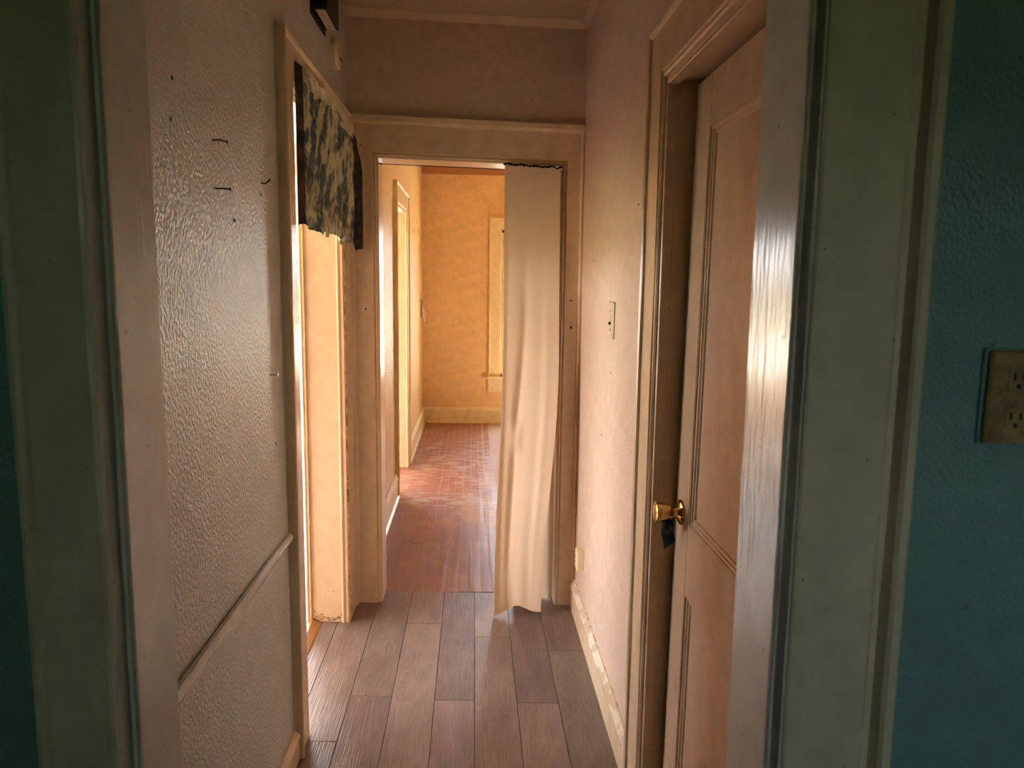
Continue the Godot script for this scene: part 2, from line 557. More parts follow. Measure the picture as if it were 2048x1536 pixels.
func window_unit(called: String, label: String, plane: float, along_d: bool, out: float, a0: float, a1: float, y0: float, y1: float, m: Material, thick: float) -> void:
	# frame, two sashes with panes; the wall's inner face is at plane, the outside lies thick behind it
	var t := holder(called)
	struct(t, label)
	var put := func(st: SurfaceTool, u0: float, u1: float, v0: float, v1: float, w0: float, w1: float, bev: float) -> void:
		var p0 := plane - out * w0
		var p1 := plane - out * w1
		if along_d: box(st, minf(p0, p1), maxf(p0, p1), v0, v1, u0, u1, bev)
		else: box(st, u0, u1, v0, v1, minf(p0, p1), maxf(p0, p1), bev)
	var st := begin()
	put.call(st, a0, a0 + 0.03, y0, y1, 0.0, thick, 0.002)
	put.call(st, a1 - 0.03, a1, y0, y1, 0.0, thick, 0.002)
	put.call(st, a0, a1, y0, y0 + 0.03, 0.0, thick, 0.002)
	put.call(st, a0, a1, y1 - 0.03, y1, 0.0, thick, 0.002)
	obj("window_frame", st, m, t)
	var ym := (y0 + y1) / 2
	for s in 2:
		var v0 := y0 + 0.03 if s == 0 else ym - 0.02
		var v1 := ym + 0.02 if s == 0 else y1 - 0.03
		var w0 := 0.05 + 0.035 * s
		st = begin()
		put.call(st, a0 + 0.03, a0 + 0.075, v0, v1, w0, w0 + 0.03, 0.003)
		put.call(st, a1 - 0.075, a1 - 0.03, v0, v1, w0, w0 + 0.03, 0.003)
		put.call(st, a0 + 0.03, a1 - 0.03, v0, v0 + 0.05, w0, w0 + 0.03, 0.003)
		put.call(st, a0 + 0.03, a1 - 0.03, v1 - 0.04, v1, w0, w0 + 0.03, 0.003)
		var sash := obj("sash", st, m, t)
		st = begin()
		put.call(st, a0 + 0.07, a1 - 0.07, v0 + 0.045, v1 - 0.035, w0 + 0.013, w0 + 0.016, 0.0)
		obj("pane", st, M.glass, sash)

func nail(label: String, y: float, d: float, length: float, droop: float, head: bool) -> void:
	var o := holder("nail", P(-0.55, y, d))
	tag(o, label, "nail", "nails in the textured wall")
	var st := begin()
	tube(st, [Vector3(-0.01, 0, 0), Vector3(length * 0.5, -droop * 0.35, 0), Vector3(length, -droop * 0.1 + droop * 0.5, 0.0)], 0.0017, 7)
	obj("shank", st, M.iron if not head else M.steel, o)
	st = begin()
	tube(st, [Vector3(length, droop * 0.4, 0), Vector3(length + 0.0015, droop * 0.42, 0)], 0.0042, 10)
	obj("head", st, M.iron if not head else M.steel, o)

func tree(at: Vector3, height: float, spread: float, label: String, leaves: int, s: int) -> void:
	var r := RandomNumberGenerator.new()
	r.seed = s
	var o := holder("tree", at)
	tag(o, label, "tree", "trees in the yard")
	var st := begin()
	tube(st, [Vector3.ZERO, Vector3(0.05, height * 0.3, 0.04), Vector3(-0.04, height * 0.6, 0)], 0.16, 10, 0.07)
	for k in 5:
		var a := TAU * k / 5.0 + r.randf()
		var y0 := height * r.randf_range(0.25, 0.5)
		tube(st, [Vector3(0, y0, 0), Vector3(cos(a) * spread * 0.35, y0 + height * 0.15, sin(a) * spread * 0.35), Vector3(cos(a) * spread * 0.6, y0 + height * 0.3, sin(a) * spread * 0.6)], 0.06, 6, 0.02)
	obj("trunk", st, M.bark, o)
	st = begin()
	var clumps := []
	for k in 26:
		var a := r.randf() * TAU
		var q := sqrt(r.randf()) * spread
		clumps.append(Vector3(cos(a) * q, height * r.randf_range(0.12, 0.98), sin(a) * q))
	for k in leaves:
		var c: Vector3 = clumps[k % clumps.size()]
		var p := c + Vector3(r.randfn(), r.randfn(), r.randfn()) * spread * 0.17
		var u := Vector3(r.randfn(), r.randfn(), r.randfn()).normalized()
		var v := u.cross(Vector3(r.randfn(), r.randfn(), r.randfn())).normalized()
		var l := r.randf_range(0.07, 0.14)
		var n := u.cross(v).normalized()
		if n.y < 0.0: n = -n
		tri(st, p - v * l, p + u * l * 0.45, p + v * l, n)
		tri(st, p - v * l, p - u * l * 0.45, p + v * l, n)
	obj("foliage", st, M.leaf, o)

# ---------------------------------------------------------------- the scene
func _ready() -> void:
	rng.seed = 4242
	# camera
	var cam := Camera3D.new()
	cam.name = "camera"
	add_child(cam)
	cam.position = Vector3(0, 1.5, 0)
	cam.rotation_order = EULER_ORDER_YXZ
	cam.rotation = Vector3(-0.1345246, -0.0518330, 0.0126315)
	var lens := CameraAttributesPhysical.new()
	lens.frustum_focal_length = 23.634
	lens.frustum_focus_distance = 3.0
	lens.exposure_aperture = 6.5
	lens.frustum_near = 0.03
	lens.frustum_far = 200.0
	cam.attributes = lens
	cam.fov = 53.84
	cam.near = 0.03
	cam.far = 200.0
	# sky and exposure
	var we := WorldEnvironment.new()
	we.name = "environment"
	var env := Environment.new()
	env.background_mode = Environment.BG_SKY
	var sky := Sky.new()
	var sm := ProceduralSkyMaterial.new()
	sm.sky_top_color = Color(0.80, 0.88, 0.96)
	sm.sky_horizon_color = Color(0.97, 0.98, 0.99)
	sm.ground_horizon_color = Color(0.62, 0.64, 0.56)
	sm.ground_bottom_color = Color(0.35, 0.36, 0.28)
	sky.sky_material = sm
	env.sky = sky
	env.background_energy_multiplier = 3.0
	env.tonemap_mode = Environment.TONE_MAPPER_LINEAR
	env.tonemap_exposure = 10.0
	env.sdfgi_enabled = true
	env.ssao_enabled = true
	env.ssil_enabled = true
	we.environment = env
	add_child(we)
	# sun: high beyond the far left corner of the house; it lights the yard and falls through the open doorway of the left room
	var sun := DirectionalLight3D.new()
	sun.name = "sun"
	sun.light_color = Color(1.0, 0.95, 0.86)
	sun.light_energy = 7.0
	sun.light_angular_distance = 0.6
	sun.shadow_enabled = true
	sun.sky_mode = DirectionalLight3D.SKY_MODE_LIGHT_AND_SKY
	add_child(sun)
	sun.look_at_from_position(Vector3(-4.3, 12.1, -10), Vector3(0, 0, 0))

	make_materials()
	shell()
	floors()
	trims()
	hall_door()
	things()
	yard()

func shell() -> void:
	shear = 0.025
	# hall
	wall_along_d("wall_left", M.hall_stipple, "cream stippled wall on the left of the hall, open at the curtained doorway", -0.63, -0.55, 0.94, 3.47, 2.75, [[2.33, 3.19, 0.0, 2.04]])
	wall_along_d("wall_right", M.hall, "smooth pinkish cream wall on the right of the hall", 0.48, 0.64, 0.94, 3.47, 2.75, [[1.12, 1.93, 0.0, 2.02]])
	wall_along_d("wall_right_back", M.hall, "plain backing behind the closed panelled door", 0.64, 0.72, 0.94, 3.47, 2.75, [])
	wall_along_x("wall_end", M.hall, "cream wall at the end of the hall around the curtained opening", 3.40, 3.47, -0.63, 0.64, 2.75, [[-0.43, 0.40, 0.0, 2.03]])
	wall_along_x("wall_entry", M.hall, "hall side of the wall around the nearest doorway", 0.94, 0.995, -0.63, 0.64, 2.75, [[-0.43, 0.41, 0.0, 2.06]])
	var st := begin()
	box(st, -0.63, 0.64, 2.615, 2.75, 0.94, 3.47)
	struct(obj("ceiling", st, M.ceiling), "cream plaster ceiling of the hall")
	shear = 0.0
	# near room
	wall_along_x("wall_front", M.teal, "blue-green textured wall around the nearest doorway", 0.885, 0.94, -1.7, 1.7, 2.75, [[-0.43, 0.41, 0.0, 2.06]])
	wall_along_x("wall_back", M.teal, "blue-green wall behind the camera with a window", -2.15, -2.0, -1.7, 1.7, 2.75, [[0.18, 0.74, 1.15, 1.82]])
	wall_along_d("wall_side_left", M.teal, "blue-green side wall of the near room, left", -1.85, -1.7, -2.15, 0.94, 2.75, [])
	wall_along_d("wall_side_right", M.teal, "blue-green side wall of the near room, right", 1.7, 1.85, -2.15, 0.94, 2.75, [])
	st = begin()
	box(st, -1.85, 1.85, 2.62, 2.75, -2.15, 0.94)
	struct(obj("ceiling_near", st, M.ceiling), "ceiling of the near room")
	window_unit("window_1", "wooden sash window behind the camera", -2.0, false, 1.0, 0.18, 0.74, 1.15, 1.82, M.near_trim, 0.15)
	# far room
	shear = 0.006
	wall_along_d("wall_far_left", M.far_stipple, "yellow stippled left wall of the far room with a doorway", -0.63, -0.535, 3.47, 8.12, 2.85, [[5.27, 6.0, 0.0, 2.03]])
	wall_along_x("wall_far_front", M.far_wall, "far side of the wall around the curtained opening", 3.47, 3.535, -0.63, 2.75, 2.85, [[-0.43, 0.40, 0.0, 2.03]])
	wall_along_x("wall_far_back", M.far_wall, "orange-yellow back wall of the far room with a window", 7.97, 8.12, -0.63, 2.75, 2.85, [[0.29, 0.85, 0.5, 2.03]])
	wall_along_d("wall_far_right", M.far_wall, "orange-yellow right wall of the far room", 2.6, 2.75, 3.47, 8.12, 2.85, [])
	st = begin()
	box(st, -0.63, 2.75, 2.68, 2.85, 3.47, 8.12)
	struct(obj("ceiling_far", st, M.far_wall), "yellow ceiling of the far room")
	shear = 0.0
	window_unit("window_2", "cream sash window in the back wall of the far room", 7.97, false, -1.0, 0.29, 0.85, 0.5, 2.03, M.far_trim, 0.15)
	# side room on the left
	wall_along_d("wall_partition", M.peach, "peach side of the long wall in the left room", -0.71, -0.63, 0.8, 8.12, 2.85, [[2.33, 3.19, 0.0, 2.04], [5.27, 6.0, 0.0, 2.03]])
	wall_along_x("wall_side_front", M.peach, "peach near wall of the left room", 0.8, 0.94, -3.35, -0.71, 2.85, [])
	wall_along_x("wall_side_back", M.peach, "peach far wall of the left room with the open yard doorway", 8.0, 8.12, -3.35, -0.71, 2.85, [[-3.1, -1.62, 0.0, 2.55]])
	wall_along_d("wall_side_window", M.peach, "peach outer wall of the left room with three windows", -3.35, -3.2, 0.8, 8.12, 2.85, [[1.2, 2.7, 0.5, 2.25], [3.0, 4.5, 0.5, 2.25], [6.3, 7.8, 0.46, 2.2]])
	st = begin()
	box(st, -3.35, -0.63, 2.65, 2.85, 0.8, 8.12)
	struct(obj("ceiling_side", st, M.ceiling), "ceiling of the left room")
	window_unit("window_3", "sash window of the left room, nearer one", -3.2, true, 1.0, 1.2, 2.7, 0.5, 2.25, M.trim, 0.15)
	window_unit("window_5", "sash window of the left room, by the yard doorway", -3.2, true, 1.0, 6.3, 7.8, 0.46, 2.2, M.trim, 0.15)
	window_unit("window_4", "sash window of the left room, middle one", -3.2, true, 1.0, 3.0, 4.5, 0.5, 2.25, M.trim, 0.15)

func plank(parent: Node3D, called: String, m: Material, x0: float, x1: float, d0: float, d1: float, y: float, thick: float, gap: float, off: Vector2, scale_uv := false) -> void:
	var st := begin()
	box(st, x0 + gap, x1 - gap, y - thick, y, d0 + gap, d1 - gap, 0.0006)
	var o := obj(called, st, m, parent)
	# lay the print along the plank, each with its own cut of it
	var arr := o.mesh.surface_get_arrays(0)
	var uv: PackedVector2Array = arr[Mesh.ARRAY_TEX_UV]
	var vs: PackedVector3Array = arr[Mesh.ARRAY_VERTEX]
	for i in uv.size():
		if scale_uv:
			uv[i] = Vector2((vs[i].x + 0.6) / 3.2, (-vs[i].z - 3.4) / 4.7)
		else:
			uv[i] = Vector2(vs[i].x + off.x, -vs[i].z + off.y)
	arr[Mesh.ARRAY_TEX_UV] = uv
	var am := ArrayMesh.new()
	am.add_surface_from_arrays(Mesh.PRIMITIVE_TRIANGLES, arr)
	am.surface_set_material(0, m)
	o.mesh = am

func floors() -> void:
	# hall: wide printed planks laid along the hall
	shear = 0.025
	var st := begin()
	box(st, -0.71, 0.64, -0.12, -0.006, 0.80, 3.52)
	var f := obj("floor", st, M.joint)
	struct(f, "brown wood-look planks on the hall floor")
	var cols := [[-0.71, -0.584, [1.0, 1.75]], [-0.584, -0.436, [2.306, 1.1]], [-0.436, -0.287, [1.40, 2.58]], [-0.287, -0.132, [2.0, 3.17]],
		[-0.132, 0.012, [1.35, 2.557]], [0.012, 0.165, [1.85, 3.05]], [0.165, 0.315, [1.3, 2.543]], [0.315, 0.48, [1.75, 2.937]]]
	for c in cols:
		var cuts: Array = c[2]
		cuts.sort()
		var at := 0.80
		for e in cuts + [3.515]:
			var r := rng.randi_range(0, 4)
			var end: float = e
			if c[0] < -0.6:
				end = minf(end, 3.18)
				at = maxf(at, 2.34)
			if end > at + 0.02:
				plank(f, "plank", M.planks[r], c[0], c[1], at, end, 0.0, 0.006, 0.0010, Vector2(rng.randf() * 3.0, rng.randf() * 3.0))
			at = end
	# far room: narrow worn boards with pale dust in the joints
	shear = 0.008
	st = begin()
	box(st, -0.63, 2.75, -0.12, -0.0035, 3.52, 8.12)
	var g := obj("floor_far", st, M.dust)
	struct(g, "worn red-brown painted floorboards of the far room")
	var x := -0.63
	var k := 0
	while x < 2.6:
		var w := 0.056 + rng.randf_range(-0.002, 0.002)
		var at := 3.518
		var cut := rng.randf_range(4.2, 6.5)
		var wide: float = [0.0012, 0.0010, 0.0022, 0.0014][k % 4]
		for e in [cut, 7.97]:
			plank(g, "board", M.worn, x, x + w, at, e, rng.randf_range(-0.0006, 0.0006), 0.012, wide, Vector2.ZERO, true)
			at = e
		x += w
		k += 1
	shear = 0.0
	# near room and left room
	st = begin()
	box(st, -1.85, 1.85, -0.12, -0.002, -2.15, 0.80)
	struct(obj("floor_near", st, M.planks[0]), "floor of the near room")
	st = begin()
	box(st, -3.35, -0.71, -0.12, -0.006, 0.8, 8.12)
	var s := obj("floor_side", st, M.joint)
	struct(s, "pale glossy floor of the left room")
	var d := 0.8
	while d < 8.0:
		for q in 3:
			var x0 := -3.35 + q * 0.88
			plank(s, "sheet", M.pale_floor, x0, x0 + 0.88, d, minf(d + 1.03, 8.12), 0.0, 0.006, 0.0015, Vector2.ZERO)
		d += 1.03

func trims() -> void:
	shear = 0.025
	var st: SurfaceTool
	# nearest doorway: jambs with a rabbet, seen close by
	shear = 0.0
	var j := holder("trim_1")
	struct(j, "glossy cream jambs of the nearest doorway")
	st = begin()
	sweep(st, [Vector2(-0.440, 0.998), Vector2(-0.404, 0.998), Vector2(-0.4025, 0.994), Vector2(-0.4025, 0.881), Vector2(-0.4035, 0.8775), Vector2(-0.4045, 0.884), Vector2(-0.406, 0.884), Vector2(-0.407, 0.8775), Vector2(-0.4115, 0.8765), Vector2(-0.4125, 0.890), Vector2(-0.4150, 0.890), Vector2(-0.4155, 0.856), Vector2(-0.419, 0.854), Vector2(-0.440, 0.858)],
		Vector3(0, 0, 0), Vector3(0, 2.08, 0), Vector3(1, 0, 0), Vector3(0, 0, 1), 0.0003, 30)
	obj("left_jamb", st, M.gloss_trim, j)
	st = begin()
	sweep(st, [Vector2(0.420, 0.998), Vector2(0.3700, 0.998), Vector2(0.3685, 0.994), Vector2(0.3742, 0.879), Vector2(0.3755, 0.8765), Vector2(0.3775, 0.879), Vector2(0.3785, 0.897), Vector2(0.382, 0.899), Vector2(0.384, 0.890), Vector2(0.386, 0.890), Vector2(0.388, 0.899), Vector2(0.3905, 0.897), Vector2(0.3915, 0.874), Vector2(0.3945, 0.872), Vector2(0.420, 0.876)],
		Vector3(0, 0, 0), Vector3(0, 2.08, 0), Vector3(1, 0, 0), Vector3(0, 0, 1), 0.0003, 30)
	obj("right_jamb", st, M.gloss_trim, j)
	st = begin()
	box(st, -0.44, 0.42, 2.04, 2.075, 0.87, 0.998, 0.002)
	obj("head_jamb", st, M.gloss_trim, j)
	# casing of the nearest doorway on the blue-green wall
	j = holder("trim_2")
	struct(j, "olive-cream casing of the nearest doorway on the blue-green wall")
	st = begin()
	sweep(st, [Vector2(-0.418, 0.885), Vector2(-0.418, 0.850), Vector2(-0.422, 0.8485), Vector2(-0.490, 0.8485), Vector2(-0.492, 0.843), Vector2(-0.499, 0.841), Vector2(-0.505, 0.844), Vector2(-0.506, 0.885)],
		Vector3(0, 0, 0), Vector3(0, 2.20, 0), Vector3(1, 0, 0), Vector3(0, 0, 1), 0.0003, 20)
	obj("casing_leg", st, M.near_trim, j)
	st = begin()
	sweep(st, [Vector2(0.394, 0.885), Vector2(0.394, 0.869), Vector2(0.397, 0.8665), Vector2(0.492, 0.8665), Vector2(0.498, 0.870), Vector2(0.504, 0.882), Vector2(0.5125, 0.882), Vector2(0.514, 0.862), Vector2(0.518, 0.857), Vector2(0.527, 0.857), Vector2(0.531, 0.861), Vector2(0.532, 0.885)],
		Vector3(0, 0, 0), Vector3(0, 2.20, 0), Vector3(1, 0, 0), Vector3(0, 0, 1), 0.0003, 20)
	obj("casing_leg", st, M.near_trim, j)
	st = begin()
	box(st, -0.506, 0.532, 2.06, 2.20, 0.862, 0.885, 0.003)
	obj("casing_head", st, M.near_trim, j)
	shear = 0.025
	# left hall doorway
	casing("trim_3", "cream casing of the left doorway with the patterned valance", M.trim, -0.55, true, 1.0, 2.352, 3.17, 2.045, 0.138, 0.0, 0.138, 0.195)
	j = holder("trim_4")
	struct(j, "peach-cream jambs of the left doorway")
	st = begin()
	box(st, -0.715, -0.55, 0.0, 2.045, 3.172, 3.20, 0.002)
	sweep(st, [Vector2(-0.715, 0), Vector2(-0.715, 0.008), Vector2(-0.709, 0.010), Vector2(-0.704, 0.006), Vector2(-0.702, 0.009), Vector2(-0.696, 0.009), Vector2(-0.693, 0)], Vector3(0, 0, 3.172), Vector3(0, 2.03, 3.172), Vector3(1, 0, 0), Vector3(0, 0, -1), 0.0003, 14)
	sweep(st, [Vector2(-0.566, 0), Vector2(-0.564, 0.006), Vector2(-0.558, 0.008), Vector2(-0.552, 0.005), Vector2(-0.550, 0)], Vector3(0, 0, 3.172), Vector3(0, 2.03, 3.172), Vector3(1, 0, 0), Vector3(0, 0, -1), 0.0003, 14)
	obj("far_jamb", st, M.trim, j)
	st = begin()
	box(st, -0.715, -0.55, 0.0, 2.045, 2.325, 2.352, 0.002)
	obj("near_jamb", st, M.trim, j)
	st = begin()
	box(st, -0.715, -0.55, 2.02, 2.045, 2.352, 3.172, 0.002)
	obj("head_jamb", st, M.trim, j)
	st = begin()
	sweep(st, [Vector2(-0.75, 0), Vector2(-0.745, 0.006), Vector2(-0.69, 0.014), Vector2(-0.655, 0.004), Vector2(-0.65, 0)], Vector3(0, 0.0, 2.36), Vector3(0, 0.0, 3.165), Vector3(1, 0, 0), Vector3(0, 1, 0), 0.0003, 6)
	obj("threshold", st, M.stained_wood, j)
	# end doorway
	casing("trim_5", "cream casing of the end doorway with the beige curtain", M.trim, 3.40, false, -1.0, -0.423, 0.390, 2.02, 0.150, 0.0, 0.112, 0.092)
	j = holder("trim_6")
	struct(j, "cream cap moulding over the end doorway")
	st = begin()
	sweep(st, [Vector2(2.158, 0), Vector2(2.158, 0.028), Vector2(2.164, 0.034), Vector2(2.184, 0.036), Vector2(2.190, 0.030), Vector2(2.192, 0.0)], Vector3(-0.549, 0, 3.40), Vector3(0.478, 0, 3.40), Vector3(0, 1, 0), Vector3(0, 0, -1), 0.0006, 12)
	obj("moulding", st, M.trim, j)
	j = holder("trim_7")
	struct(j, "cream jambs of the end doorway")
	st = begin()
	box(st, -0.44, -0.415, 0.0, 2.03, 3.392, 3.545, 0.002)
	obj("left_jamb", st, M.trim, j)
	st = begin()
	box(st, 0.385, 0.41, 0.0, 2.03, 3.392, 3.545, 0.002)
	obj("right_jamb", st, M.trim, j)
	st = begin()
	box(st, -0.44, 0.41, 2.012, 2.035, 3.392, 3.545, 0.002)
	obj("head_jamb", st, M.trim, j)
	# chair rail stub on the left wall
	j = holder("trim_8")
	struct(j, "rounded cream chair rail coming loose from the left wall")
	st = begin()
	sweep(st, [Vector2(-0.016, 0.0), Vector2(-0.015, 0.008), Vector2(-0.008, 0.014), Vector2(0.0, 0.016), Vector2(0.008, 0.014), Vector2(0.014, 0.008), Vector2(0.015, 0.0)], Vector3(-0.540, 0.728, 1.0), Vector3(-0.5495, 0.722, 2.205), Vector3(0, 1, 0), Vector3(1, 0, 0), 0.0006, 30)
	obj("rail", st, M.gloss_trim, j)
	# crown strips where the walls meet the ceiling
	j = holder("trim_9")
	struct(j, "thin cream moulding under the hall ceiling")
	st = begin()
	sweep(st, [Vector2(0, 0), Vector2(0.028, 0), Vector2(0.020, 0.008), Vector2(0.006, 0.024), Vector2(0, 0.028)], Vector3(-0.55, 2.615, 3.40), Vector3(0.48, 2.615, 3.40), Vector3(0, -1, 0), Vector3(0, 0, -1), 0.001, 20)
	obj("moulding", st, M.trim, j)
	st = begin()
	sweep(st, [Vector2(0, 0), Vector2(0.024, 0), Vector2(0.016, 0.008), Vector2(0.006, 0.02), Vector2(0, 0.024)], Vector3(0.48, 2.615, 0.995), Vector3(0.48, 2.615, 3.40), Vector3(0, -1, 0), Vector3(-1, 0, 0), 0.001, 30)
	obj("moulding", st, M.trim, j)
	# baseboards of the hall
	baseboard("baseboard_right", "white baseboard with a dirty flaking cap on the right hall wall", M.trim, Vector3(0.48, 0, 2.065), Vector3(0.48, 0, 3.37), Vector3(-1, 0, 0), 0.145, 0.018, M.flaked)
	baseboard("baseboard_left", "low cream baseboard at the foot of the left hall wall", M.trim, Vector3(-0.55, 0, 1.0), Vector3(-0.55, 0, 2.212), Vector3(1, 0, 0), 0.10, 0.016, M.trim)
	# far room
	shear = 0.006
	casing("trim_10", "yellow-cream casing of the doorway in the far room", M.far_trim, -0.535, true, 1.0, 5.275, 5.995, 2.03, 0.125)
	j = holder("trim_11")
	struct(j, "peach jambs of the doorway in the far room")
	st = begin()
	box(st, -0.715, -0.535, 0.0, 2.03, 5.995, 6.02, 0.002)
	obj("far_jamb", st, M.peach, j)
	st = begin()
	box(st, -0.715, -0.535, 0.0, 2.03, 5.25, 5.275, 0.002)
	obj("near_jamb", st, M.peach, j)
	st = begin()
	box(st, -0.715, -0.535, 2.01, 2.035, 5.275, 5.995, 0.002)
	obj("head_jamb", st, M.peach, j)
	baseboard("baseboard_far_left", "yellow-cream baseboard left of the far room, near stretch", M.far_trim, Vector3(-0.535, 0, 3.54), Vector3(-0.535, 0, 5.15), Vector3(1, 0, 0), 0.168, 0.018)
	baseboard("baseboard_far_corner", "yellow-cream baseboard left of the far room, stretch by the corner", M.far_trim, Vector3(-0.535, 0, 6.12), Vector3(-0.535, 0, 7.97), Vector3(1, 0, 0), 0.168, 0.018)
	baseboard("baseboard_far_back", "yellow-cream baseboard along the back wall of the far room", M.far_trim, Vector3(-0.535, 0, 7.97), Vector3(2.6, 0, 7.97), Vector3(0, 0, -1), 0.168, 0.018)
	j = holder("trim_12")
	struct(j, "brown stained wooden strip under the far ceiling")
	st = begin()
	sweep(st, [Vector2(2.578, 0), Vector2(2.583, 0.012), Vector2(2.665, 0.040), Vector2(2.68, 0.045), Vector2(2.68, 0)], Vector3(-0.535, 0, 7.97), Vector3(2.6, 0, 7.97), Vector3(0, 1, 0), Vector3(0, 0, -1), 0.001, 30)
	obj("strip", st, M.stained_wood, j)
	casing("trim_13", "cream window casing on the back wall half behind the curtain", M.far_trim, 7.97, false, -1.0, 0.285, 0.855, 2.03, 0.125, 0.47)
	j = holder("trim_14")
	struct(j, "cream window stool and apron on the back wall")
	st = begin()
	box(st, 0.135, 1.00, 0.475, 0.50, 7.90, 7.98, 0.004)
	obj("stool", st, M.far_trim, j)
	st = begin()
	box(st, 0.155, 0.98, 0.335, 0.475, 7.95, 7.972, 0.003)
	obj("apron", st, M.far_trim, j)
	shear = 0.0

func hall_door() -> void:
	shear = 0.0
	# jamb and stop around the panelled door, then its casing
	casing("trim_15", "pinkish cream casing of the closed panelled door", M.trim, 0.48, true, -1.0, 1.125, 1.922, 2.005, 0.14)
	var j := holder("trim_16")
	struct(j, "brownish cream jambs and stops of the panelled door")
	var st := begin()
	box(st, 0.472, 0.66, 0.0, 2.02, 1.917, 1.94, 0.002)
	sweep(st, [Vector2(0.472, 0), Vector2(0.474, 0.004), Vector2(0.498, 0.004), Vector2(0.500, 0)], Vector3(0, 0, 1.917), Vector3(0, 2.0, 1.917), Vector3(1, 0, 0), Vector3(0, 0, -1), 0.0003, 14)
	obj("far_jamb", st, M.trim, j)
	st = begin()
	box(st, 0.472, 0.66, 0.0, 2.02, 1.11, 1.13, 0.002)
	obj("near_jamb", st, M.trim, j)
	st = begin()
	box(st, 0.472, 0.66, 1.995, 2.02, 1.13, 1.917, 0.002)
	box(st, 0.472, 0.502, 1.985, 1.997, 1.13, 1.917, 0.002)
	obj("head_jamb", st, M.trim, j)
	# the door leaf: local axes x out of the hall, y up, z towards the camera; hung on its near edge, leaning in at the top
	var t := holder("door_1", Vector3(0.524, 0.008, -1.895))
	struct(t, "pinkish cream two-panel door closed in the right wall")
	t.rotation.z = -deg_to_rad(0.52)
	var w := 0.75
	var h := 1.972
	var leaf := func(called: String, x0: float, x1: float, y0: float, y1: float, z0: float, z1: float, b: float) -> void:
		var s := begin()
		box(s, x0, x1, y0, y1, -z1, -z0, b)
		obj(called, s, M.door, t)
	leaf.call("stile", 0.0, 0.035, 0.0, h, 0.0, 0.115, 0.002)
	leaf.call("stile", 0.0, 0.035, 0.0, h, w - 0.115, w, 0.002)
	leaf.call("rail", 0.0005, 0.0345, 0.0, 0.235, 0.115, w - 0.115, 0.0005)
	leaf.call("rail", 0.0005, 0.0345, 0.725, 0.900, 0.115, w - 0.115, 0.0005)
	leaf.call("rail", 0.0005, 0.0345, 1.855, h, 0.115, w - 0.115, 0.0005)
	for p in [[0.235, 0.725], [0.900, 1.855]]:
		leaf.call("panel", 0.013, 0.023, p[0] - 0.005, p[1] + 0.005, 0.110, w - 0.110, 0.0)
		# ogee moulding round the panel
		var prof := [Vector2(0, 0), Vector2(0, 0.012), Vector2(0.004, 0.0125), Vector2(0.006, 0.009), Vector2(0.011, 0.008), Vector2(0.014, 0.0045), Vector2(0.019, 0.004), Vector2(0.022, 0)]
		var s := begin()
		var z0 := -0.115
		var z1 := -(w - 0.115)
		sweep(s, prof, Vector3(0.013, p[0], z0), Vector3(0.013, p[1], z0), Vector3(0, 0, -1), Vector3(-1, 0, 0), 0.0002, 10)
		sweep(s, prof, Vector3(0.013, p[0], z1), Vector3(0.013, p[1], z1), Vector3(0, 0, 1), Vector3(-1, 0, 0), 0.0002, 10)
		sweep(s, prof, Vector3(0.013, p[0], z1), Vector3(0.013, p[0], z0), Vector3(0, 1, 0), Vector3(-1, 0, 0), 0.0002, 8)
		sweep(s, prof, Vector3(0.013, p[1], z1), Vector3(0.013, p[1], z0), Vector3(0, -1, 0), Vector3(-1, 0, 0), 0.0002, 8)
		obj("panel_moulding", s, M.door, t)
	# brass knob
	st = begin()
	lathe(st, [Vector2(0.0, 0.0), Vector2(0.010, 0.0105), Vector2(0.022, 0.0105), Vector2(0.026, 0.013), Vector2(0.031, 0.017), Vector2(0.040, 0.0215), Vector2(0.052, 0.0245), Vector2(0.058, 0.0255), Vector2(0.060, 0.0275), Vector2(0.064, 0.0282), Vector2(0.067, 0.0265), Vector2(0.0695, 0.020), Vector2(0.070, 0.0)], Vector3(0, 0.915, 0.052), Vector3(-1, 0, 0), 32)
	var kb := obj("knob", st, M.brass, t)
	kb.set_meta("label", "shiny brass tulip knob")
	st = begin()
	lathe(st, [Vector2(0.0, 0.031), Vector2(0.002, 0.032), Vector2(0.005, 0.030), Vector2(0.008, 0.024), Vector2(0.0105, 0.015), Vector2(0.012, 0.0105)], Vector3(0, 0.915, 0.052), Vector3(-1, 0, 0), 32)
	obj("rosette", st, M.brass, kb)
	# black tape scrap hanging from the knob's neck
	var tp := holder("tape_scrap", Vector3(0.507, 0.885, -1.843))
	tag(tp, "torn black tape scrap hanging under the brass door knob", "tape")
	var c := cloth(func(u: float, v: float) -> Vector3:
		var z := (u - 0.5) * (0.026 - 0.004 * v)
		return Vector3(-0.024 + 0.022 * u + 0.010 * v + 0.002 * sin(v * 9.0), 0.022 - 0.060 * v - 0.026 * v * (1.0 - u), z), 8, 12, 0.0012)
	obj("strip", c, M.tape, tp)
	c = cloth(func(u: float, v: float) -> Vector3:
		return Vector3(-0.020 + 0.014 * u + 0.003 * sin(v * 5.0), 0.024 - 0.026 * v + 0.004 * sin(u * 6.0), 0.004 + 0.008 * v), 6, 6, 0.0012)
	obj("loop", c, M.tape, tp)

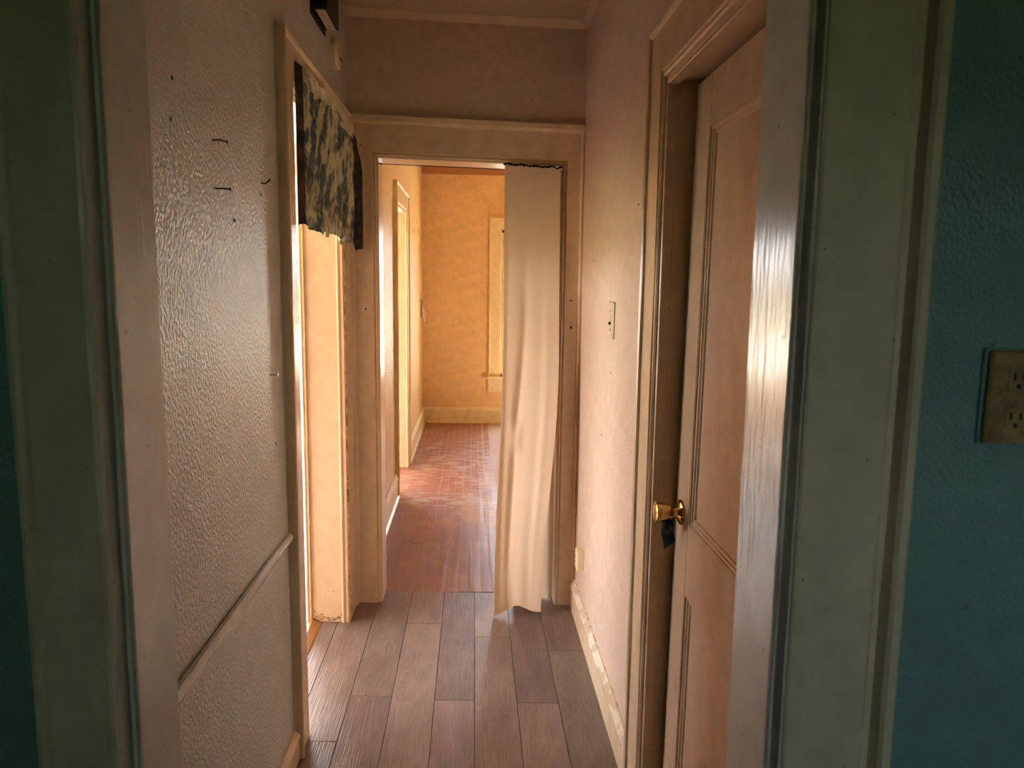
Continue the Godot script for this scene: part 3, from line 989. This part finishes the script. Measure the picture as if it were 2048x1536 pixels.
func things() -> void:
	shear = 0.025
	var st: SurfaceTool
	# --- patterned valance pinned over the left doorway
	var top := P(-0.53, 2.10, 2.85)
	var val := holder("valance", top)
	tag(val, "crumpled leaf-print valance pinned over the left doorway", "curtain")
	var rag := noise(1.0, 3, 5)
	var c := cloth(func(u: float, v: float) -> Vector3:
		var b := minf(u / 0.86, 1.0)
		var e := clampf((u - 0.86) / 0.14, 0.0, 1.0)
		var d := lerpf(2.352, 3.25, b) + 0.03 * e
		var yt := 2.128 - 0.012 * u - 0.010 * sin(u * 9.0) - 0.016 * absf(sin(u * 7.0 + 0.5)) - 0.03 * e
		var yb := 1.650 - 0.02 * u + 0.022 * rag.get_noise_1d(u * 6.0) + 0.012 * rag.get_noise_1d(u * 25.0 + 40.0)
		yb -= 0.035 * e * (1.6 - e)
		var y := lerpf(yt, yb, v)
		var fold := 0.010 * sin(u * 24.0 + v * 1.5) + 0.007 * sin(u * 47.0 - v * 2.0) + 0.006 * rag.get_noise_2d(u * 9.0, v * 7.0)
		var x := -0.512 + 0.004 * b + fold * (0.35 + 0.65 * v) * (1.0 - e) * smoothstep(0.0, 0.09, u)
		x += e * (0.018 + 0.022 * smoothstep(0.0, 0.3, v))
		if u < 0.04: x -= (0.04 - u) * 0.4
		x += (0.0022 * sin(u * 130.0 + 9.0 * rag.get_noise_2d(u * 4.0, v * 3.0) + v * 6.0) + 0.004 * rag.get_noise_2d(u * 30.0, v * 9.0)) * (1.0 - e) * smoothstep(0.0, 0.09, u)
		return P(x, y, d) - top, 130, 60, 0.0012)
	obj("cloth", c, M.valance, val)
	c = cloth(func(u: float, v: float) -> Vector3:
		var w := u * 0.86
		var d := lerpf(2.385, 3.245, u)
		var yt := 2.136 - 0.012 * w - 0.010 * sin(w * 9.0) - 0.016 * absf(sin(w * 7.0 + 0.5))
		var x := -0.503 + 0.004 * u + 0.006 * sin(u * 30.0 + v) * v + 0.004 * rag.get_noise_2d(u * 20.0, v * 3.0)
		return P(x, yt - 0.040 * v * (1.0 + 0.5 * rag.get_noise_1d(u * 14.0 + 7.0)), d) - top, 90, 8, 0.002)
	obj("hem", c, M.hem, val)
	# --- black chime box above the left doorway
	var bx := holder("chime_box", P(-0.55, 2.385, 2.82))
	tag(bx, "black box with a pale label underneath, high on the left wall", "box")
	st = begin()
	box(st, 0.0, 0.054, 0.0, 0.19, -0.115, 0.115, 0.003)
	obj("cover", st, M.black, bx)
	st = begin()
	box(st, 0.014, 0.046, -0.0015, 0.001, -0.105, 0.105, 0.0003)
	var lab := obj("label_plate", st, M.silver_label, bx)
	for z in [-0.06, 0.06]:
		st = begin()
		tube(st, [Vector3(0.03, -0.0022, z), Vector3(0.03, 0.0, z)], 0.007, 12)
		obj("hole", st, M.black, lab)
	st = begin()
	sweep(st, [Vector2(-0.125, 0), Vector2(-0.125, 0.006), Vector2(0.12, 0.006), Vector2(0.12, 0)], Vector3(0, -0.02, 0), Vector3(0, 0.19, 0), Vector3(0, 0, 1), Vector3(1, 0, 0), 0.001, 4)
	obj("back_plate", st, M.iron, bx)
	# --- round cover
	var rc := holder("round_cover", P(-0.55, 2.352, 3.10))
	tag(rc, "round yellowed plastic cover on the wall above the valance", "cover")
	st = begin()
	lathe(st, [Vector2(0, 0.062), Vector2(0.018, 0.061), Vector2(0.026, 0.055), Vector2(0.030, 0.040), Vector2(0.032, 0.0)], Vector3.ZERO, Vector3(1, 0, 0), 36)
	obj("dome", st, M.plastic, rc)
	st = begin()
	tube(st, [Vector3(0.029, 0.018, 0), Vector3(0.0345, 0.018, 0)], 0.009, 14)
	obj("button", st, M.plastic, rc)
	st = begin()
	for y in [-0.020, -0.025]:
		box(st, 0.029, 0.0332, y, y + 0.002, -0.022, 0.022, 0.0)
	obj("slot", st, M.iron, rc)
	# --- nails
	nail("bent nail in the textured wall, upper of the two nearest the entry", 1.772, 1.672, 0.030, -0.006, false)
	nail("bent nail in the textured wall, lower of the two nearest the entry", 1.674, 1.676, 0.032, -0.002, false)
	nail("short bent nail beside the left doorway casing", 1.733, 2.034, 0.022, 0.012, false)
	nail("straight nail with a bright head at mid height beside the left doorway", 1.228, 2.064, 0.020, 0.0, true)
	# --- old nail holes and chips in the walls
	for h in [[1.845, 1.465, 0.004], [1.77, 1.452, 0.0035], [1.618, 1.80, 0.005], [1.70, 2.028, 0.004], [1.985, 1.40, 0.0035], [1.03, 2.10, 0.003]]:
		st = begin()
		tube(st, [Vector3(-0.002, 0, 0), Vector3(0.0012, 0.001, 0)], h[2], 7)
		obj("nail_hole", st, M.hole, get_node("wall_left"), P(-0.55, h[0], h[1]))
	for h in [[1.60, 3.06, 0.004], [1.74, 2.24, 0.004], [1.20, 2.60, 0.003], [0.95, 2.75, 0.003]]:
		st = begin()
		tube(st, [Vector3(0.002, 0, 0), Vector3(-0.0012, 0.001, 0)], h[2], 7)
		obj("nail_hole", st, M.hole, get_node("wall_right"), P(0.48, h[0], h[1]))
	for h in [[0.435, 1.43, 0.004], [0.438, 1.31, 0.006], [-0.475, 1.36, 0.004], [-0.49, 2.06, 0.003]]:
		st = begin()
		tube(st, [Vector3(0, 0, -0.002), Vector3(0.001, 0, 0.0012)], h[2], 7)
		obj("nail_hole", st, M.hole, get_node("trim_5"), P(h[0], h[1], 3.381))
	# paint chipped to the wood along the jamb's foot and edge
	st = begin()
	for i in 46:
		var x := rng.randf_range(-0.69, -0.565)
		var y := absf(rng.randfn()) * 0.012 + 0.004
		box(st, x - rng.randf_range(0.002, 0.008), x + rng.randf_range(0.002, 0.008), y, y + rng.randf_range(0.0015, 0.004), 3.1712, 3.1725)
	for i in 60:
		var y := rng.randf_range(0.05, 1.6)
		var q := rng.randf_range(0.0, 0.003)
		box(st, -0.5345 + q, -0.5305 + q, y, y + rng.randf_range(0.006, 0.03), 3.168, 3.1735)
	var chips := obj("chipped_paint", st, M.chip, get_node("trim_4"))
	chips.set_meta("kind", "stuff")
	# --- light switch plate on the right wall
	var sw := holder("switch_plate", P(0.48, 1.384, 2.60))
	tag(sw, "stained old light switch plate on the right hall wall", "switch")
	st = begin()
	box(st, -0.007, 0.001, -0.064, 0.064, -0.046, 0.046, 0.003)
	obj("plate", st, M.stained_plate, sw)
	st = begin()
	box(st, -0.014, -0.006, -0.016, -0.006, -0.005, 0.005, 0.002)
	obj("toggle", st, M.iron, sw)
	for y in [-0.032, 0.032]:
		st = begin()
		tube(st, [Vector3(-0.006, y, 0), Vector3(-0.0085, y, 0)], 0.004, 12)
		obj("screw", st, M.steel, sw)
	# --- surface outlet above the right baseboard
	var ou := holder("outlet_box", P(0.48, 0.322, 3.13))
	tag(ou, "small beige surface outlet above the right baseboard", "outlet")
	st = begin()
	box(st, -0.030, 0.001, -0.042, 0.042, -0.034, 0.034, 0.003)
	obj("housing", st, M.plastic, ou)
	st = begin()
	box(st, -0.033, -0.029, -0.028, 0.026, -0.020, 0.020, 0.002)
	obj("face", st, M.plastic, ou)
	for y in [-0.014, 0.010]:
		st = begin()
		box(st, -0.0336, -0.032, y, y + 0.010, -0.008, -0.004, 0.0)
		box(st, -0.0336, -0.032, y, y + 0.010, 0.004, 0.008, 0.0)
		obj("slot", st, M.black, ou)
	# --- receptacle on the blue-green wall
	shear = 0.0
	var rp := holder("wall_receptacle", Vector3(0.655, 1.369, -0.885))
	tag(rp, "grimy thick receptacle plate on the blue-green wall", "receptacle")
	st = begin()
	box(st, -0.038, 0.038, -0.059, 0.059, -0.006, 0.0, 0.0015)
	obj("base", st, M.teal, rp)
	st = begin()
	box(st, -0.035, 0.035, -0.057, 0.057, -0.015, -0.006, 0.003)
	obj("plate", st, M.old_plate, rp)
	for y in [-0.026, 0.022]:
		st = begin()
		box(st, -0.0135, 0.0135, y - 0.014, y + 0.014, -0.0165, -0.013, 0.003)
		obj("socket_face", st, M.old_plate, rp)
	for y in [-0.026, 0.022]:
		st = begin()
		box(st, -0.0075, -0.0045, y - 0.001, y + 0.008, -0.0172, -0.015, 0.0)
		box(st, 0.0045, 0.0075, y - 0.001, y + 0.008, -0.0172, -0.015, 0.0)
		tube(st, [Vector3(0, y - 0.008, 0.015), Vector3(0, y - 0.008, 0.0172)], 0.003, 12)
		obj("slot", st, M.black, rp)
	# --- beige curtain in the end doorway
	shear = 0.0
	var cb := Vector3(0.24, 0.0, -3.33)
	var cu := holder("door_curtain", cb)
	tag(cu, "plain beige curtain hanging in the right of the end doorway", "curtain")
	var panel := func(u: float, v: float) -> Vector3:
		var xl := 0.131 - 0.010 * smoothstep(0.3, 0.8, v) - 0.022 * smoothstep(0.5, 1.0, v)
		var xr := 0.374 + 0.004 * sin(v * 3.0) - 0.060 * smoothstep(0.42, 1.0, v)
		var x := lerpf(xl, xr, u)
		var fall := smoothstep(0.12, 0.6, v)
		var crease := 0.45 - 0.12 * smoothstep(0.3, 0.62, v)
		# one deep fold left of the middle, a shallow one on the right, and a caught pucker two thirds down
		var past := u - crease
		fall *= 1.0 - 0.75 * smoothstep(0.75, 1.0, v)
		var f := fall * (0.075 * (past + sqrt(past * past + 0.004)) * 0.5 - 0.012 * exp(-pow((past + 0.05) / 0.07, 2.0)))
		f += fall * 0.008 * exp(-pow((u - 0.78) / 0.08, 2.0)) + 0.003 * sin((u - 0.1) * 17.0) * (0.15 + 0.6 * v)
		f += 0.016 * exp(-pow((u - 0.30) / 0.09, 2.0) - pow((v - 0.605) / 0.035, 2.0))
		f += 0.018 * exp(-pow(u / 0.05, 2.0)) * v + 0.020 * exp(-pow(u / 0.25, 2.0)) * smoothstep(0.8, 1.0, v)
		var d := 3.365 - 0.055 * v - f - 0.03 * smoothstep(0.85, 1.0, v)
		var yt := 2.001 - 0.010 * u + 0.002 * sin(u * 25.0)
		var yb := 0.004 + 0.030 * exp(-pow((u - 0.5) / 0.22, 2.0)) + 0.006 * u
		if u < 0.1: yb -= 0.002
		return Vector3(x, lerpf(yt, yb, v), -d) - cb
	c = cloth(panel, 56, 90, 0.003)
	obj("panel", c, M.curtain, cu)
	c = cloth(func(u: float, v: float) -> Vector3:
		var x := lerpf(0.20, 0.383, u)
		return Vector3(x, lerpf(2.006 - 0.008 * u, -0.006, v), -3.455 + 0.008 * sin(u * 16.0)) - cb, 18, 10, 0.002)
	obj("back_panel", c, M.curtain, cu)
	st = begin()
	for i in 30:
		var u := i / 29.0
		var x := 0.131 + 0.243 * u
		var y := 2.003 - 0.010 * u + 0.002 * sin(u * 25.0) + rng.randf_range(-0.002, 0.002)
		box(st, x - 0.006, x + 0.006, y - rng.randf_range(0.002, 0.006), y + rng.randf_range(0.001, 0.005), 3.360, 3.372, 0.0006)
	var hem := obj("torn_header", st, M.iron, cu)
	hem.position = -cb
	# --- wire the curtain hangs on
	var wr := holder("curtain_wire", Vector3(-0.41, 2.004, -3.40))
	tag(wr, "thin dark wire stretched across the top of the end doorway", "wire")
	st = begin()
	var pts := []
	for i in 13:
		var u := i / 12.0
		pts.append(Vector3(0.0 + 0.79 * u, -0.006 - 0.017 * u - 0.002 * sin(u * PI), 0.008))
	tube(st, pts, 0.0016, 6)
	obj("wire", st, M.iron, wr)
	st = begin()
	tube(st, [Vector3(-0.005, -0.004, 0.0), Vector3(0.006, -0.004, 0.006), Vector3(0.012, -0.008, 0.010), Vector3(0.006, -0.014, 0.010)], 0.0022, 6)
	obj("hook", st, M.iron, wr)
	st = begin()
	tube(st, [Vector3(0.79, -0.020, 0.0), Vector3(0.784, -0.022, 0.006), Vector3(0.78, -0.024, 0.010)], 0.0022, 6)
	obj("hook", st, M.iron, wr)
	# --- paper tag on a hook in the far corner
	var hk := holder("hanging_tag", Vector3(-0.535, 1.30, -7.62))
	tag(hk, "white paper strip hanging from a hook in the far corner", "tag")
	st = begin()
	tube(st, [Vector3(-0.01, 0, 0), Vector3(0.018, 0, 0), Vector3(0.022, 0.012, 0)], 0.003, 6)
	obj("hook", st, M.iron, hk)
	st = begin()
	tube(st, [Vector3(0.016, -0.002, 0), Vector3(0.012, -0.16, -0.01)], 0.004, 6)
	obj("string", st, M.iron, hk)
	c = cloth(func(u: float, v: float) -> Vector3:
		return Vector3(0.018 + 0.022 * v + 0.024 * u, -0.07 - 0.14 * v, 0.012 * u), 4, 8, 0.002)
	obj("strip", c, M.paper, hk)

func yard() -> void:
	shear = 0.0
	var st := begin()
	box(st, -45, 45, -0.6, -0.35, -35, 55)
	struct(obj("ground", st, M.grass), "grass of the yard around the house")
	st = begin()
	box(st, -26.0, 6.0, -0.36, -0.20, 8.13, 25.0, 0.01)
	struct(obj("floor_patio", st, M.concrete), "pale concrete yard outside the open doorway")
	tree(Vector3(-6.9, -0.35, -29.0), 3.1, 1.7, "low leafy tree straight outside the open doorway", 3600, 7)
	tree(Vector3(-13.5, -0.35, -29.5), 3.4, 1.8, "low leafy tree farther left along the yard", 3600, 8)
	tree(Vector3(1.5, -0.35, -29.0), 3.6, 1.9, "low leafy tree behind the back window", 3600, 9)
	tree(Vector3(2.7, -0.35, 6.2), 4.4, 1.9, "leafy tree close behind the near room's window", 4200, 10)
	tree(Vector3(-17.0, -0.35, -3.5), 3.6, 1.9, "low leafy tree beyond the side windows", 3600, 11)
